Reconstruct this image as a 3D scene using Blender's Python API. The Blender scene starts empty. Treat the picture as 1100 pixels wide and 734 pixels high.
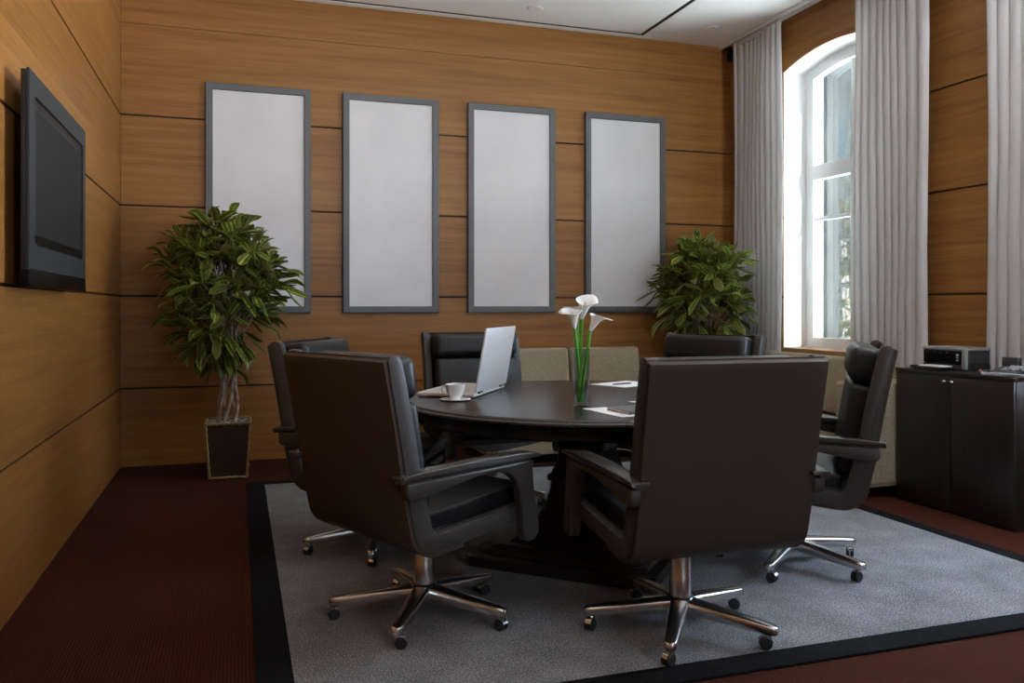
import bpy, bmesh, math, random
from mathutils import Vector, Matrix
random.seed(7)
PI = math.pi
R = math.radians
scene = bpy.context.scene
col = scene.collection

# ------------------------------------------------------------------ materials
def mat(name, color=(.5, .5, .5), rough=.5, metal=0., **kw):
    m = bpy.data.materials.new(name)
    m.use_nodes = True
    b = m.node_tree.nodes['Principled BSDF']
    b.inputs['Base Color'].default_value = (*color, 1)
    b.inputs['Roughness'].default_value = rough
    b.inputs['Metallic'].default_value = metal
    for k, v in kw.items():
        b.inputs[k].default_value = v
    return m

def nodes(m):
    nt = m.node_tree
    return nt, nt.nodes['Principled BSDF'], (lambda t: nt.nodes.new(t)), nt.links.new

def noise_mat(name, c0, c1, scale, rough=.5, stretch=(1, 1, 1), detail=4, bump=0., lo=.35, hi=.65, bdist=.002, **kw):
    m = mat(name, c0, rough, **kw)
    nt, b, N, L = nodes(m)
    tc = N('ShaderNodeTexCoord'); mp = N('ShaderNodeMapping'); nz = N('ShaderNodeTexNoise'); cr = N('ShaderNodeValToRGB')
    mp.inputs['Scale'].default_value = stretch
    nz.inputs['Scale'].default_value = scale; nz.inputs['Detail'].default_value = detail
    cr.color_ramp.elements[0].position = lo; cr.color_ramp.elements[0].color = (*c0, 1)
    cr.color_ramp.elements[1].position = hi; cr.color_ramp.elements[1].color = (*c1, 1)
    L(tc.outputs['Object'], mp.inputs['Vector']); L(mp.outputs['Vector'], nz.inputs['Vector'])
    L(nz.outputs['Fac'], cr.inputs['Fac']); L(cr.outputs['Color'], b.inputs['Base Color'])
    if bump:
        bp = N('ShaderNodeBump'); bp.inputs['Strength'].default_value = bump; bp.inputs['Distance'].default_value = bdist
        L(nz.outputs['Fac'], bp.inputs['Height']); L(bp.outputs['Normal'], b.inputs['Normal'])
    return m

def veneer(name, axis, c_dark, c_mid, c_light, rough=.42, seed=0.):
    """long horizontal oak grain along the axis, with a slightly different tone on every veneer leaf"""
    m = mat(name, c_mid, rough, **{'Specular IOR Level': .35})
    nt, b, N, L = nodes(m)
    tc = N('ShaderNodeTexCoord')
    def grain(along, across, detail, offs):
        mp = N('ShaderNodeMapping'); nz = N('ShaderNodeTexNoise')
        s = [across] * 3; s['XYZ'.index(axis)] = along
        mp.inputs['Scale'].default_value = s; mp.inputs['Location'].default_value = (offs, offs * 1.7, offs * .6)
        nz.inputs['Scale'].default_value = 1.; nz.inputs['Detail'].default_value = detail; nz.inputs['Roughness'].default_value = .65
        nz.inputs['Distortion'].default_value = .25
        L(tc.outputs['Object'], mp.inputs['Vector']); L(mp.outputs['Vector'], nz.inputs['Vector'])
        return nz
    a = grain(.9, 26., 5, 3.1 + seed); c = grain(3.5, 130., 3, 7.7 + seed)
    mix = N('ShaderNodeMath'); mix.operation = 'MULTIPLY_ADD'; mix.inputs[1].default_value = .35
    L(c.outputs['Fac'], mix.inputs[0]); 
    sc = N('ShaderNodeMath'); sc.operation = 'MULTIPLY'; sc.inputs[1].default_value = .65
    L(a.outputs['Fac'], sc.inputs[0]); L(sc.outputs[0], mix.inputs[2])
    # leaf tone: white noise of the height step
    sep = N('ShaderNodeSeparateXYZ'); L(tc.outputs['Object'], sep.inputs[0])
    ad = N('ShaderNodeMath'); ad.operation = 'ADD'; ad.inputs[1].default_value = .095
    L(sep.outputs['Z'], ad.inputs[0])
    dv = N('ShaderNodeMath'); dv.operation = 'DIVIDE'; dv.inputs[1].default_value = .3405
    L(ad.outputs[0], dv.inputs[0])
    fl = N('ShaderNodeMath'); fl.operation = 'FLOOR'; L(dv.outputs[0], fl.inputs[0])
    wn = N('ShaderNodeTexWhiteNoise'); wn.noise_dimensions = '1D'
    a2 = N('ShaderNodeMath'); a2.operation = 'ADD'; a2.inputs[1].default_value = seed * 13.7; L(fl.outputs[0], a2.inputs[0])
    L(a2.outputs[0], wn.inputs['W'])
    tn = N('ShaderNodeMath'); tn.operation = 'MULTIPLY_ADD'; tn.inputs[1].default_value = .10; tn.inputs[2].default_value = -.05
    L(wn.outputs['Value'], tn.inputs[0])
    su = N('ShaderNodeMath'); su.operation = 'ADD'; L(mix.outputs[0], su.inputs[0]); L(tn.outputs[0], su.inputs[1])
    cr = N('ShaderNodeValToRGB'); e = cr.color_ramp.elements
    e[0].position = .33; e[0].color = (*c_dark, 1); e[1].position = .68; e[1].color = (*c_light, 1)
    n = e.new(.5); n.color = (*c_mid, 1)
    L(su.outputs[0], cr.inputs['Fac']); L(cr.outputs['Color'], b.inputs['Base Color'])
    bp = N('ShaderNodeBump'); bp.inputs['Strength'].default_value = .12; bp.inputs['Distance'].default_value = .001
    L(c.outputs['Fac'], bp.inputs['Height']); L(bp.outputs['Normal'], b.inputs['Normal'])
    return m

OAK = ((.182, .073, .016), (.272, .116, .027), (.348, .160, .043))
M = {}
M['oak_x'] = veneer('oak_veneer_x', 'X', *OAK, seed=0.)
M['oak_y'] = veneer('oak_veneer_y', 'Y', *OAK, seed=2.)
M['groove'] = mat('groove_dark', (.03, .014, .006), .8)
M['plaster'] = noise_mat('white_plaster', (.80, .79, .78), (.84, .83, .82), 6, .85)
M['ceiling'] = noise_mat('ceiling_paint', (.91, .90, .895), (.93, .915, .91), 2.5, .8)
M['slot'] = mat('ceiling_slot_black', (.008, .008, .009), .6)
M['white_frame'] = mat('white_lacquer', (.82, .83, .86), .35)
M['stone'] = noise_mat('grey_render', (.022, .023, .025), (.03, .031, .032), 9, .85)
M['grey_alu'] = mat('grey_frame', (.105, .108, .112), .45, .1)
M['board'] = noise_mat('white_board', (.63, .625, .645), (.69, .685, .705), 2.2, .32)
M['leather'] = noise_mat('black_leather', (.006, .0064, .0075), (.010, .0105, .012), 160, .38, bump=.12, **{'Specular IOR Level': .4})
M['shell'] = noise_mat('brown_shell', (.050, .037, .030), (.057, .043, .035), 220, .55, bump=.05, **{'Specular IOR Level': .3})
M['sideframe'] = mat('charcoal_plastic', (.043, .039, .037), .42)
M['armpad'] = mat('polished_pad', (.040, .037, .035), .25)
M['chrome'] = mat('chrome', (.66, .65, .64), .24, 1.)
M['rubber'] = mat('black_rubber', (.012, .012, .013), .5)
M['black_gloss'] = mat('gloss_black', (.003, .003, .0035), .35, **{'Specular IOR Level': .1})
M['black_matt'] = mat('matt_black', (.012, .012, .013), .6)
M['tv_frame'] = mat('tv_frame_grey', (.030, .033, .036), .5, 0., **{'Specular IOR Level': .2})
M['tv_screen'] = mat('tv_screen', (.019, .019, .0195), .6, **{'Specular IOR Level': .12})
M['darkwood'] = noise_mat('wenge', (.012, .0085, .0075), (.022, .015, .012), 3, .3, (1, 1, 18), 5)
M['tablewood'] = noise_mat('table_wenge', (.016, .0125, .011), (.022, .017, .015), 3, .25, (14, 1.2, 1.2), 5)
M['cabinet'] = noise_mat('cabinet_wenge', (.012, .0095, .009), (.021, .016, .0145), 3, .33, (12, 12, .9), 5)
M['sofa'] = noise_mat('beige_tweed', (.22, .183, .117), (.40, .335, .23), 170, .95, detail=2, bump=.4)
M['paper'] = mat('white_paper', (.80, .80, .81), .6)
M['china'] = mat('white_china', (.80, .79, .78), .15)
M['coffee'] = mat('coffee', (.04, .018, .008), .2)
M['silver'] = mat('silver_lid', (.80, .82, .85), .3, .35)
M['silver_key'] = mat('light_grey_plastic', (.62, .61, .60), .4)
M['petal'] = mat('white_petal', (.80, .80, .78), .45)
M['petal'].node_tree.nodes['Principled BSDF'].inputs['Subsurface Weight'].default_value = .15
M['spadix'] = mat('yellow_spadix', (.75, .42, .03), .6)
M['stem'] = noise_mat('green_stem', (.07, .30, .015), (.13, .42, .03), 20, .35)
M['gold'] = noise_mat('gold_trim', (.16, .10, .04), (.32, .22, .10), 90, .45, bump=.3)
M['planter'] = noise_mat('planter_brown', (.030, .014, .011), (.042, .020, .015), 30, .35)
M['pebble'] = noise_mat('pebbles', (.10, .09, .085), (.5, .48, .46), 70, .8, bump=.8, bdist=.01)
M['bark'] = noise_mat('pale_bark', (.12, .085, .06), (.38, .31, .26), 40, .8, (1, 1, .4), bump=.5, bdist=.004)
M['sill'] = noise_mat('sill_wood', (.28, .13, .04), (.44, .22, .08), 3, .35, (10, 1, 10), 5)
M['printer_grey'] = mat('printer_silver', (.30, .31, .31), .35, .3)
M['printer_dark'] = mat('printer_dark', (.035, .038, .04), .4)
M['red'] = mat('red_button', (.5, .03, .02), .35)
M['phone_grey'] = mat('phone_grey', (.34, .35, .38), .3)
M['grass'] = noise_mat('lawn', (.05, .10, .02), (.10, .17, .04), 3, .9)
M['facade'] = noise_mat('facade', (.016, .016, .0145), (.022, .022, .019), .8, .9)
M['facade_window'] = mat('facade_window', (.012, .02, .024), .6, **{'Specular IOR Level': .2})

def carpet():
    m = mat('red_brown_carpet', (.07, .03, .02), .95, **{'Specular IOR Level': .08})
    nt, b, N, L = nodes(m)
    tc = N('ShaderNodeTexCoord'); mp = N('ShaderNodeMapping'); nz = N('ShaderNodeTexNoise'); cr = N('ShaderNodeValToRGB')
    mp.inputs['Scale'].default_value = (1, 1, 1); nz.inputs['Scale'].default_value = 260; nz.inputs['Detail'].default_value = 2
    e = cr.color_ramp.elements
    e[0].position = .3; e[0].color = (.040, .0108, .0055, 1); e[1].position = .7; e[1].color = (.084, .0245, .0125, 1)
    L(tc.outputs['Object'], mp.inputs['Vector']); L(mp.outputs['Vector'], nz.inputs['Vector']); L(nz.outputs['Fac'], cr.inputs['Fac'])
    wv = N('ShaderNodeTexWave'); wv.wave_type = 'BANDS'; wv.bands_direction = 'X'; wv.inputs['Scale'].default_value = 26.
    wv.inputs['Distortion'].default_value = .6; wv.inputs['Detail Scale'].default_value = 6
    L(tc.outputs['Object'], wv.inputs['Vector'])
    mx = N('ShaderNodeMix'); mx.data_type = 'RGBA'; mx.blend_type = 'MULTIPLY'; mx.inputs[0].default_value = .28
    L(cr.outputs['Color'], mx.inputs[6]); L(wv.outputs['Color'], mx.inputs[7]); L(mx.outputs[2], b.inputs['Base Color'])
    bp = N('ShaderNodeBump'); bp.inputs['Strength'].default_value = .5; bp.inputs['Distance'].default_value = .004
    L(wv.outputs['Fac'], bp.inputs['Height']); L(bp.outputs['Normal'], b.inputs['Normal'])
    return m
M['carpet'] = carpet()

def rugmat(name, c0, c1, c2):
    m = mat(name, c1, 1., **{'Specular IOR Level': .08})
    nt, b, N, L = nodes(m)
    tc = N('ShaderNodeTexCoord')
    n1 = N('ShaderNodeTexNoise'); n1.inputs['Scale'].default_value = 170; n1.inputs['Detail'].default_value = 3
    n2 = N('ShaderNodeTexNoise'); n2.inputs['Scale'].default_value = 5; n2.inputs['Detail'].default_value = 3
    L(tc.outputs['Object'], n1.inputs['Vector']); L(tc.outputs['Object'], n2.inputs['Vector'])
    ad = N('ShaderNodeMath'); ad.operation = 'MULTIPLY_ADD'; ad.inputs[1].default_value = .22
    sb = N('ShaderNodeMath'); sb.operation = 'SUBTRACT'; sb.inputs[1].default_value = .11
    L(n2.outputs['Fac'], ad.inputs[0]); L(n1.outputs['Fac'], ad.inputs[2]); L(ad.outputs[0], sb.inputs[0])
    cr = N('ShaderNodeValToRGB'); e = cr.color_ramp.elements
    e[0].position = .36; e[0].color = (*c0, 1); e[1].position = .66; e[1].color = (*c2, 1); q = e.new(.5); q.color = (*c1, 1)
    L(sb.outputs[0], cr.inputs['Fac']); L(cr.outputs['Color'], b.inputs['Base Color'])
    bp = N('ShaderNodeBump'); bp.inputs['Strength'].default_value = .7; bp.inputs['Distance'].default_value = .006
    L(n1.outputs['Fac'], bp.inputs['Height']); L(bp.outputs['Normal'], b.inputs['Normal'])
    return m
M['rug'] = rugmat('grey_loop_pile', (.098, .102, .111), (.19, .197, .212), (.34, .351, .374))
M['rug_border'] = rugmat('black_pile', (.006, .006, .007), (.009, .009, .0105), (.016, .016, .018))

def leafmat(name, green0, green1, yellow):
    m = mat(name, green0, .27)
    nt, b, N, L = nodes(m)
    uv = N('ShaderNodeUVMap'); uv.uv_map = 'UVMap'
    sep = N('ShaderNodeSeparateXYZ'); L(uv.outputs['UV'], sep.inputs[0])
    # u 0..1 across: distance from the midrib
    s = N('ShaderNodeMath'); s.operation = 'SUBTRACT'; s.inputs[1].default_value = .5; L(sep.outputs['X'], s.inputs[0])
    a = N('ShaderNodeMath'); a.operation = 'ABSOLUTE'; L(s.outputs[0], a.inputs[0])
    geo = N('ShaderNodeNewGeometry')
    nz = N('ShaderNodeTexNoise'); nz.inputs['Scale'].default_value = 40; nz.inputs['Detail'].default_value = 2
    tc = N('ShaderNodeTexCoord'); L(tc.outputs['Object'], nz.inputs['Vector'])
    wob = N('ShaderNodeMath'); wob.operation = 'MULTIPLY_ADD'; wob.inputs[1].default_value = .22; L(nz.outputs['Fac'], wob.inputs[0]); 
    L(a.outputs[0], wob.inputs[2])
    rn = N('ShaderNodeMath'); rn.operation = 'MULTIPLY_ADD'; rn.inputs[1].default_value = .14; L(geo.outputs['Random Per Island'], rn.inputs[0]); L(wob.outputs[0], rn.inputs[2])
    cr = N('ShaderNodeValToRGB'); e = cr.color_ramp.elements
    e[0].position = .13; e[0].color = (*yellow, 1); e[1].position = .27; e[1].color = (*green0, 1)
    q = e.new(.52); q.color = (*green1, 1); q = e.new(.62); q.color = (*[.5 * (x + y) for x, y in zip(yellow, green1)], 1)
    L(rn.outputs[0], cr.inputs['Fac'])
    # some leaves reddish-brown with age
    r2 = N('ShaderNodeMath'); r2.operation = 'GREATER_THAN'; r2.inputs[1].default_value = .62; L(geo.outputs['Random Per Island'], r2.inputs[0])
    r3 = N('ShaderNodeMath'); r3.operation = 'MULTIPLY'; r3.inputs[1].default_value = .55; L(r2.outputs[0], r3.inputs[0])
    mx = N('ShaderNodeMix'); mx.data_type = 'RGBA'; mx.inputs[7].default_value = (.12, .085, .03, 1)
    L(r3.outputs[0], mx.inputs[0]); L(cr.outputs['Color'], mx.inputs[6]); L(mx.outputs[2], b.inputs['Base Color'])
    # leaves let some light through
    tr = N('ShaderNodeBsdfTranslucent'); L(mx.outputs[2], tr.inputs['Color'])
    ms = N('ShaderNodeMixShader'); ms.inputs[0].default_value = .22
    out = nt.nodes['Material Output']
    L(b.outputs[0], ms.inputs[1]); L(tr.outputs[0], ms.inputs[2]); L(ms.outputs[0], out.inputs['Surface'])
    return m
M['leaf'] = leafmat('croton_leaf', (.090, .140, .024), (.125, .180, .034), (.52, .50, .09))
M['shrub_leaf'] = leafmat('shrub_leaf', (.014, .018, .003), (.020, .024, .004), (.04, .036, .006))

def curtain_mat():
    m = mat('white_curtain', (.66, .645, .645), .85)
    nt, b, N, L = nodes(m)
    tr = N('ShaderNodeBsdfTranslucent'); tr.inputs['Color'].default_value = (.68, .665, .66, 1)
    ms = N('ShaderNodeMixShader'); ms.inputs[0].default_value = .3
    L(b.outputs[0], ms.inputs[1]); L(tr.outputs[0], ms.inputs[2]); L(ms.outputs[0], nt.nodes['Material Output'].inputs['Surface'])
    return m
M['curtain'] = curtain_mat()

def thin_glass(name, tint=(1, 1, 1), refl=.08):
    m = bpy.data.materials.new(name); m.use_nodes = True
    nt = m.node_tree; nt.nodes.clear()
    o = nt.nodes.new('ShaderNodeOutputMaterial'); t = nt.nodes.new('ShaderNodeBsdfTransparent'); g = nt.nodes.new('ShaderNodeBsdfGlossy')
    lw0 = nt.nodes.new('ShaderNodeLayerWeight'); lw0.inputs['Blend'].default_value = .5
    pw = nt.nodes.new('ShaderNodeMath'); pw.operation = 'POWER'; pw.inputs[1].default_value = 4.
    lw = nt.nodes.new('ShaderNodeMath'); lw.operation = 'MULTIPLY_ADD'; lw.inputs[1].default_value = .8; lw.inputs[2].default_value = refl * .5
    nt.links.new(lw0.outputs['Facing'], pw.inputs[0]); nt.links.new(pw.outputs[0], lw.inputs[0])
    g.inputs['Roughness'].default_value = .02; t.inputs['Color'].default_value = (*tint, 1)
    mx = nt.nodes.new('ShaderNodeMixShader')
    nt.links.new(lw.outputs[0], mx.inputs[0]); nt.links.new(t.outputs[0], mx.inputs[1]); nt.links.new(g.outputs[0], mx.inputs[2])
    nt.links.new(mx.outputs[0], o.inputs['Surface'])
    return m
M['pane'] = thin_glass('window_pane', (.96, .98, .98))
M['dimming_pane'] = thin_glass('dimming_pane', (.36, .38, .375))
M['vase'] = thin_glass('vase_glass', (.86, .92, .92))
M['water'] = thin_glass('vase_water', (.82, .90, .86))

# ------------------------------------------------------------------ mesh building
class MB:
    def __init__(s):
        s.bm = bmesh.new()
    def add(s, t, mi=0, mtx=None):
        if mtx is not None:
            bmesh.ops.transform(t, matrix=mtx, verts=t.verts)
        for f in t.faces: f.material_index = mi
        me = bpy.data.meshes.new('tmp'); t.to_mesh(me); t.free()
        s.bm.from_mesh(me); bpy.data.meshes.remove(me)
        return s
    def box(s, x0, x1, y0, y1, z0, z1, bev=0., seg=2, mi=0, mtx=None):
        t = bmesh.new(); bmesh.ops.create_cube(t, size=1.)
        for v in t.verts:
            v.co = Vector((x0 + (v.co.x + .5) * (x1 - x0), y0 + (v.co.y + .5) * (y1 - y0), z0 + (v.co.z + .5) * (z1 - z0)))
        if bev: bmesh.ops.bevel(t, geom=t.edges[:], offset=bev, segments=seg, profile=.5, affect='EDGES', clamp_overlap=True)
        return s.add(t, mi, mtx)
    def prism(s, poly, axis, a0, a1, bev=0., seg=2, mi=0, mtx=None):
        """poly: 2-D outline; axis 'X' -> (y,z), 'Y' -> (x,z), 'Z' -> (x,y)"""
        def p3(u, v, a):
            return {'X': (a, u, v), 'Y': (u, a, v), 'Z': (u, v, a)}[axis]
        t = bmesh.new()
        A = [t.verts.new(p3(u, v, a0)) for u, v in poly]; B = [t.verts.new(p3(u, v, a1)) for u, v in poly]
        n = len(poly)
        t.faces.new(A); t.faces.new(B[::-1])
        for i in range(n): t.faces.new([A[i], B[i], B[(i + 1) % n], A[(i + 1) % n]])
        bmesh.ops.recalc_face_normals(t, faces=t.faces)
        if bev:
            ed = [e for e in t.edges if len(e.link_faces) == 2 and e.calc_face_angle(0) > .5]
            bmesh.ops.bevel(t, geom=ed, offset=bev, segments=seg, profile=.5, affect='EDGES', clamp_overlap=True)
        return s.add(t, mi, mtx)
    def loft(s, rings, mi=0, mtx=None, caps=True, closed=False):
        t = bmesh.new(); V = [[t.verts.new(p) for p in r] for r in rings]
        n = len(rings[0]); k = len(rings)
        for i in range(k if closed else k - 1):
            a, b = V[i], V[(i + 1) % k]
            for j in range(n): t.faces.new([a[j], a[(j + 1) % n], b[(j + 1) % n], b[j]])
        if caps and not closed: t.faces.new(V[0][::-1]); t.faces.new(V[-1])
        bmesh.ops.recalc_face_normals(t, faces=t.faces)
        return s.add(t, mi, mtx)
    def tube(s, pts, rad, n=10, mi=0, mtx=None, caps=True):
        pts = [Vector(p) for p in pts]
        if not hasattr(rad, '__len__'): rad = [rad] * len(pts)
        rings = []; up = None
        for i, p in enumerate(pts):
            d = (pts[min(i + 1, len(pts) - 1)] - pts[max(i - 1, 0)]).normalized()
            if up is None:
                up = Vector((0, 0, 1)) if abs(d.z) < .9 else Vector((1, 0, 0))
            x = up.cross(d).normalized(); y = d.cross(x).normalized(); up = y
            rings.append([p + (x * math.cos(2 * PI * j / n) + y * math.sin(2 * PI * j / n)) * rad[i] for j in range(n)])
        return s.loft(rings, mi, mtx, caps)
    def lathe(s, prof, n=32, mi=0, mtx=None, caps=True, twist=0., square=False):
        rings = []
        for r, z in prof:
            rings.append([Vector((r * math.cos(2 * PI * j / n + twist), r * math.sin(2 * PI * j / n + twist), z)) for j in range(n)])
        return s.loft(rings, mi, mtx, caps)
    def sheet(s, grid, mi=0, uv=None, mtx=None):
        t = bmesh.new(); V = [[t.verts.new(p) for p in r] for r in grid]
        for i in range(len(grid) - 1):
            for j in range(len(grid[0]) - 1):
                t.faces.new([V[i][j], V[i][j + 1], V[i + 1][j + 1], V[i + 1][j]])
        return s.add(t, mi, mtx)
    def sphere(s, c, r, mi=0, sc=(1, 1, 1), seg=16):
        t = bmesh.new(); bmesh.ops.create_uvsphere(t, u_segments=seg, v_segments=max(6, seg // 2), radius=r)
        return s.add(t, mi, Matrix.Translation(c) @ Matrix.Diagonal((*sc, 1)))
    def build(s, name, mats, parent=None, loc=(0, 0, 0), rotz=0., smooth=35):
        me = bpy.data.meshes.new(name); s.bm.to_mesh(me); s.bm.free()
        if not isinstance(mats, (list, tuple)): mats = [mats]
        for m in mats: me.materials.append(m)
        if smooth:
            for p in me.polygons: p.use_smooth = True
            me.set_sharp_from_angle(angle=R(smooth))
        o = bpy.data.objects.new(name, me); col.objects.link(o)
        o.location = loc; o.rotation_euler = (0, 0, rotz)
        if parent: o.parent = parent
        return o

def tag(o, label=None, cat=None, group=None, kind=None):
    if label: o['label'] = label
    if cat: o['category'] = cat
    if group: o['group'] = group
    if kind: o['kind'] = kind
    return o
def thing(name, label, cat, loc=(0, 0, 0), rotz=0., group=None):
    o = bpy.data.objects.new(name, None); col.objects.link(o)
    o.empty_display_size = .1
    o.location = loc; o.rotation_euler = (0, 0, rotz)
    return tag(o, label, cat, group)
def struct(name, mb, mats, smooth=35, parent=None):
    o = mb.build(name, mats, parent, smooth=smooth)
    return tag(o, kind='structure')
def dup(root, loc, rotz, label):
    r = root.copy(); col.objects.link(r); r.location = loc; r.rotation_euler = (0, 0, rotz); r['label'] = label
    for ch in list(root.children):
        c = ch.copy(); col.objects.link(c); c.parent = r
        for g in ch.children:
            d = g.copy(); col.objects.link(d); d.parent = c
    return r
def arc(cy, cz, r, a0, a1, n):
    return [(cy + r * math.cos(R(a0 + (a1 - a0) * i / n)), cz + r * math.sin(R(a0 + (a1 - a0) * i / n))) for i in range(n + 1)]

# ------------------------------------------------------------------ room numbers
XL, XR, YB, YF, H = -.835, 4.42, 6.853, -4.4, 3.644
ROWS = [0., .587, 1.284, 1.965, 2.645, 3.335, H]
G = .007                                       # half a groove
WIN = [(4.895, 6.056), (2.19, 3.351)]   # window openings along the right wall
ZS, SPRING, RISE = .86, 3.20, .095
def arch_z(y, w, inset=0., spring=SPRING):
    c = (w[0] + w[1]) / 2; hw = (w[1] - w[0]) / 2
    rad = (hw * hw + RISE * RISE) / (2 * RISE)
    return spring + RISE - rad + math.sqrt(max(0, (rad) ** 2 - (y - c) ** 2)) - inset

# floor, ceiling
m = MB(); m.box(XL - .2, XR + .75, YF - .2, YB + .2, -.15, 0.)
struct('floor', m, M['carpet'])
m = MB()
# ceiling with a narrow black slot running round the suspended panel
sx, sy, sw = 3.445, 6.765, .022
m.box(XL - .2, sx - sw, YF - .2, sy - sw, H, H + .0039, mi=0)
m.box(sx + sw, XR + .75, YF - .2, YB + .2, H, H + .0039, mi=0)
m.box(XL - .2, sx + sw, sy + sw, YB + .2, H, H + .0039, mi=0)
m.box(XL - .2, XR + .75, YF - .2, YB + .2, H + .004, H + .2, mi=1)
struct('ceiling', m, [M['ceiling'], M['slot']])

# panelled walls: boards standing on a dark backing
def board_rows(m, axis, plane, sgn, u0, u1):
    """boards on a straight wall, 12 mm thick, grooves between them; the wall is at `plane`, its body on side sgn"""
    for i in range(len(ROWS) - 1):
        a = ROWS[i] + (G if i else 0); b = ROWS[i + 1] - (G if i < len(ROWS) - 2 and i != 4 - 0 else .0015)
        if i == 5: a = ROWS[i] + .0015
        lo, hi = sorted((plane, plane + sgn * .012))
        if axis == 'X': m.box(u0, u1, lo, hi, a, b, bev=.0015, seg=1, mi=0)
        else: m.box(lo, hi, u0, u1, a, b, bev=.0015, seg=1, mi=0)
m = MB(); board_rows(m, 'X', YB, 1, XL, XR); m.box(XL - .2, XR + .2, YB + .012, YB + .2, 0, H, mi=1)
struct('wall_back', m, [M['oak_x'], M['groove']])
m = MB(); board_rows(m, 'Y', XL, -1, YF, YB); m.box(XL - .2, XL - .012, YF - .2, YB + .2, 0, H, mi=1)
struct('wall_left', m, [M['oak_y'], M['groove']])
m = MB()
FWX0, FWX1, FWZ0, FWZ1 = 1.9, 3.1, 1.2, 2.6                      # unseen window added behind the camera to fill the room with light
for a, b, c, d_ in ((XL - .2, FWX0, 0, H), (FWX1, XR + .2, 0, H), (FWX0, FWX1, 0, FWZ0), (FWX0, FWX1, FWZ1, H)):
    m.box(a, b, YF - .2, YF, c, d_)
struct('wall_front', m, M['oak_x'])
m = MB()
for k in range(3):
    x = FWX0 + (FWX1 - FWX0) * k / 2
    m.box(max(FWX0, x - .045), min(FWX1, x + .045), YF - .13, YF - .07, FWZ0, FWZ1, bev=.005)
for z in (FWZ0, 2.1, FWZ1 - .08): m.box(FWX0, FWX1, YF - .128, YF - .072, z, z + .08, bev=.005)
wf = struct('window_3', m, M['white_frame'])
m = MB(); m.box(FWX0, FWX1, YF - .102, YF - .098, FWZ0 + .05, FWZ1 - .05); struct('pane', m, M['pane'], parent=wf)

# right wall with arched window openings
def wall_layer(m, x0, x1, rows, mi, gap=0., wins=WIN, zs=ZS, y0=YF, y1=YB):
    """solid slices of the wall between x0 and x1, cut round the openings"""
    for i in range(len(rows) - 1):
        a = rows[i] + (gap if i else 0); b = rows[i + 1] - (gap if i < len(rows) - 2 else 0)
        if gap and i == 5: a = rows[i] + .0006
        if gap and i == 4: b = rows[i + 1] - .0006
        edges = [y0] + [v for w in sorted(wins) for v in w] + [y1]
        for k in range(0, len(edges), 2):                     # piers
            m.box(x0, x1, edges[k], edges[k + 1], a, b, mi=mi)
        for w in wins:                                        # below the sill, above the arch
            if a < zs: m.box(x0, x1, w[0], w[1], a, min(b, zs), mi=mi)
            if b > SPRING:
                n = 20; ys = [w[0] + (w[1] - w[0]) * j / n for j in range(n + 1)]
                lower = [(y, max(a, arch_z(y, w))) for y in ys]
                if a > SPRING + RISE: m.box(x0, x1, w[0], w[1], a, b, mi=mi)
                else: m.prism(lower + [(w[1], b), (w[0], b)], 'X', x0, x1, mi=mi)
m = MB()
wall_layer(m, XR, XR + .010, ROWS, 0, G)
wall_layer(m, XR + .010, XR + .013, [0, H], 1)
wall_layer(m, XR + .013, XR + .42, [0, H], 2)
NARROW = [(a + .035, b - .035) for a, b in WIN]
wall_layer(m, XR + .42, XR + .55, [-.5, H + .2], 3, wins=NARROW, zs=ZS + .03)
struct('wall_right', m, [M['oak_y'], M['groove'], M['plaster'], M['stone']])

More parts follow.
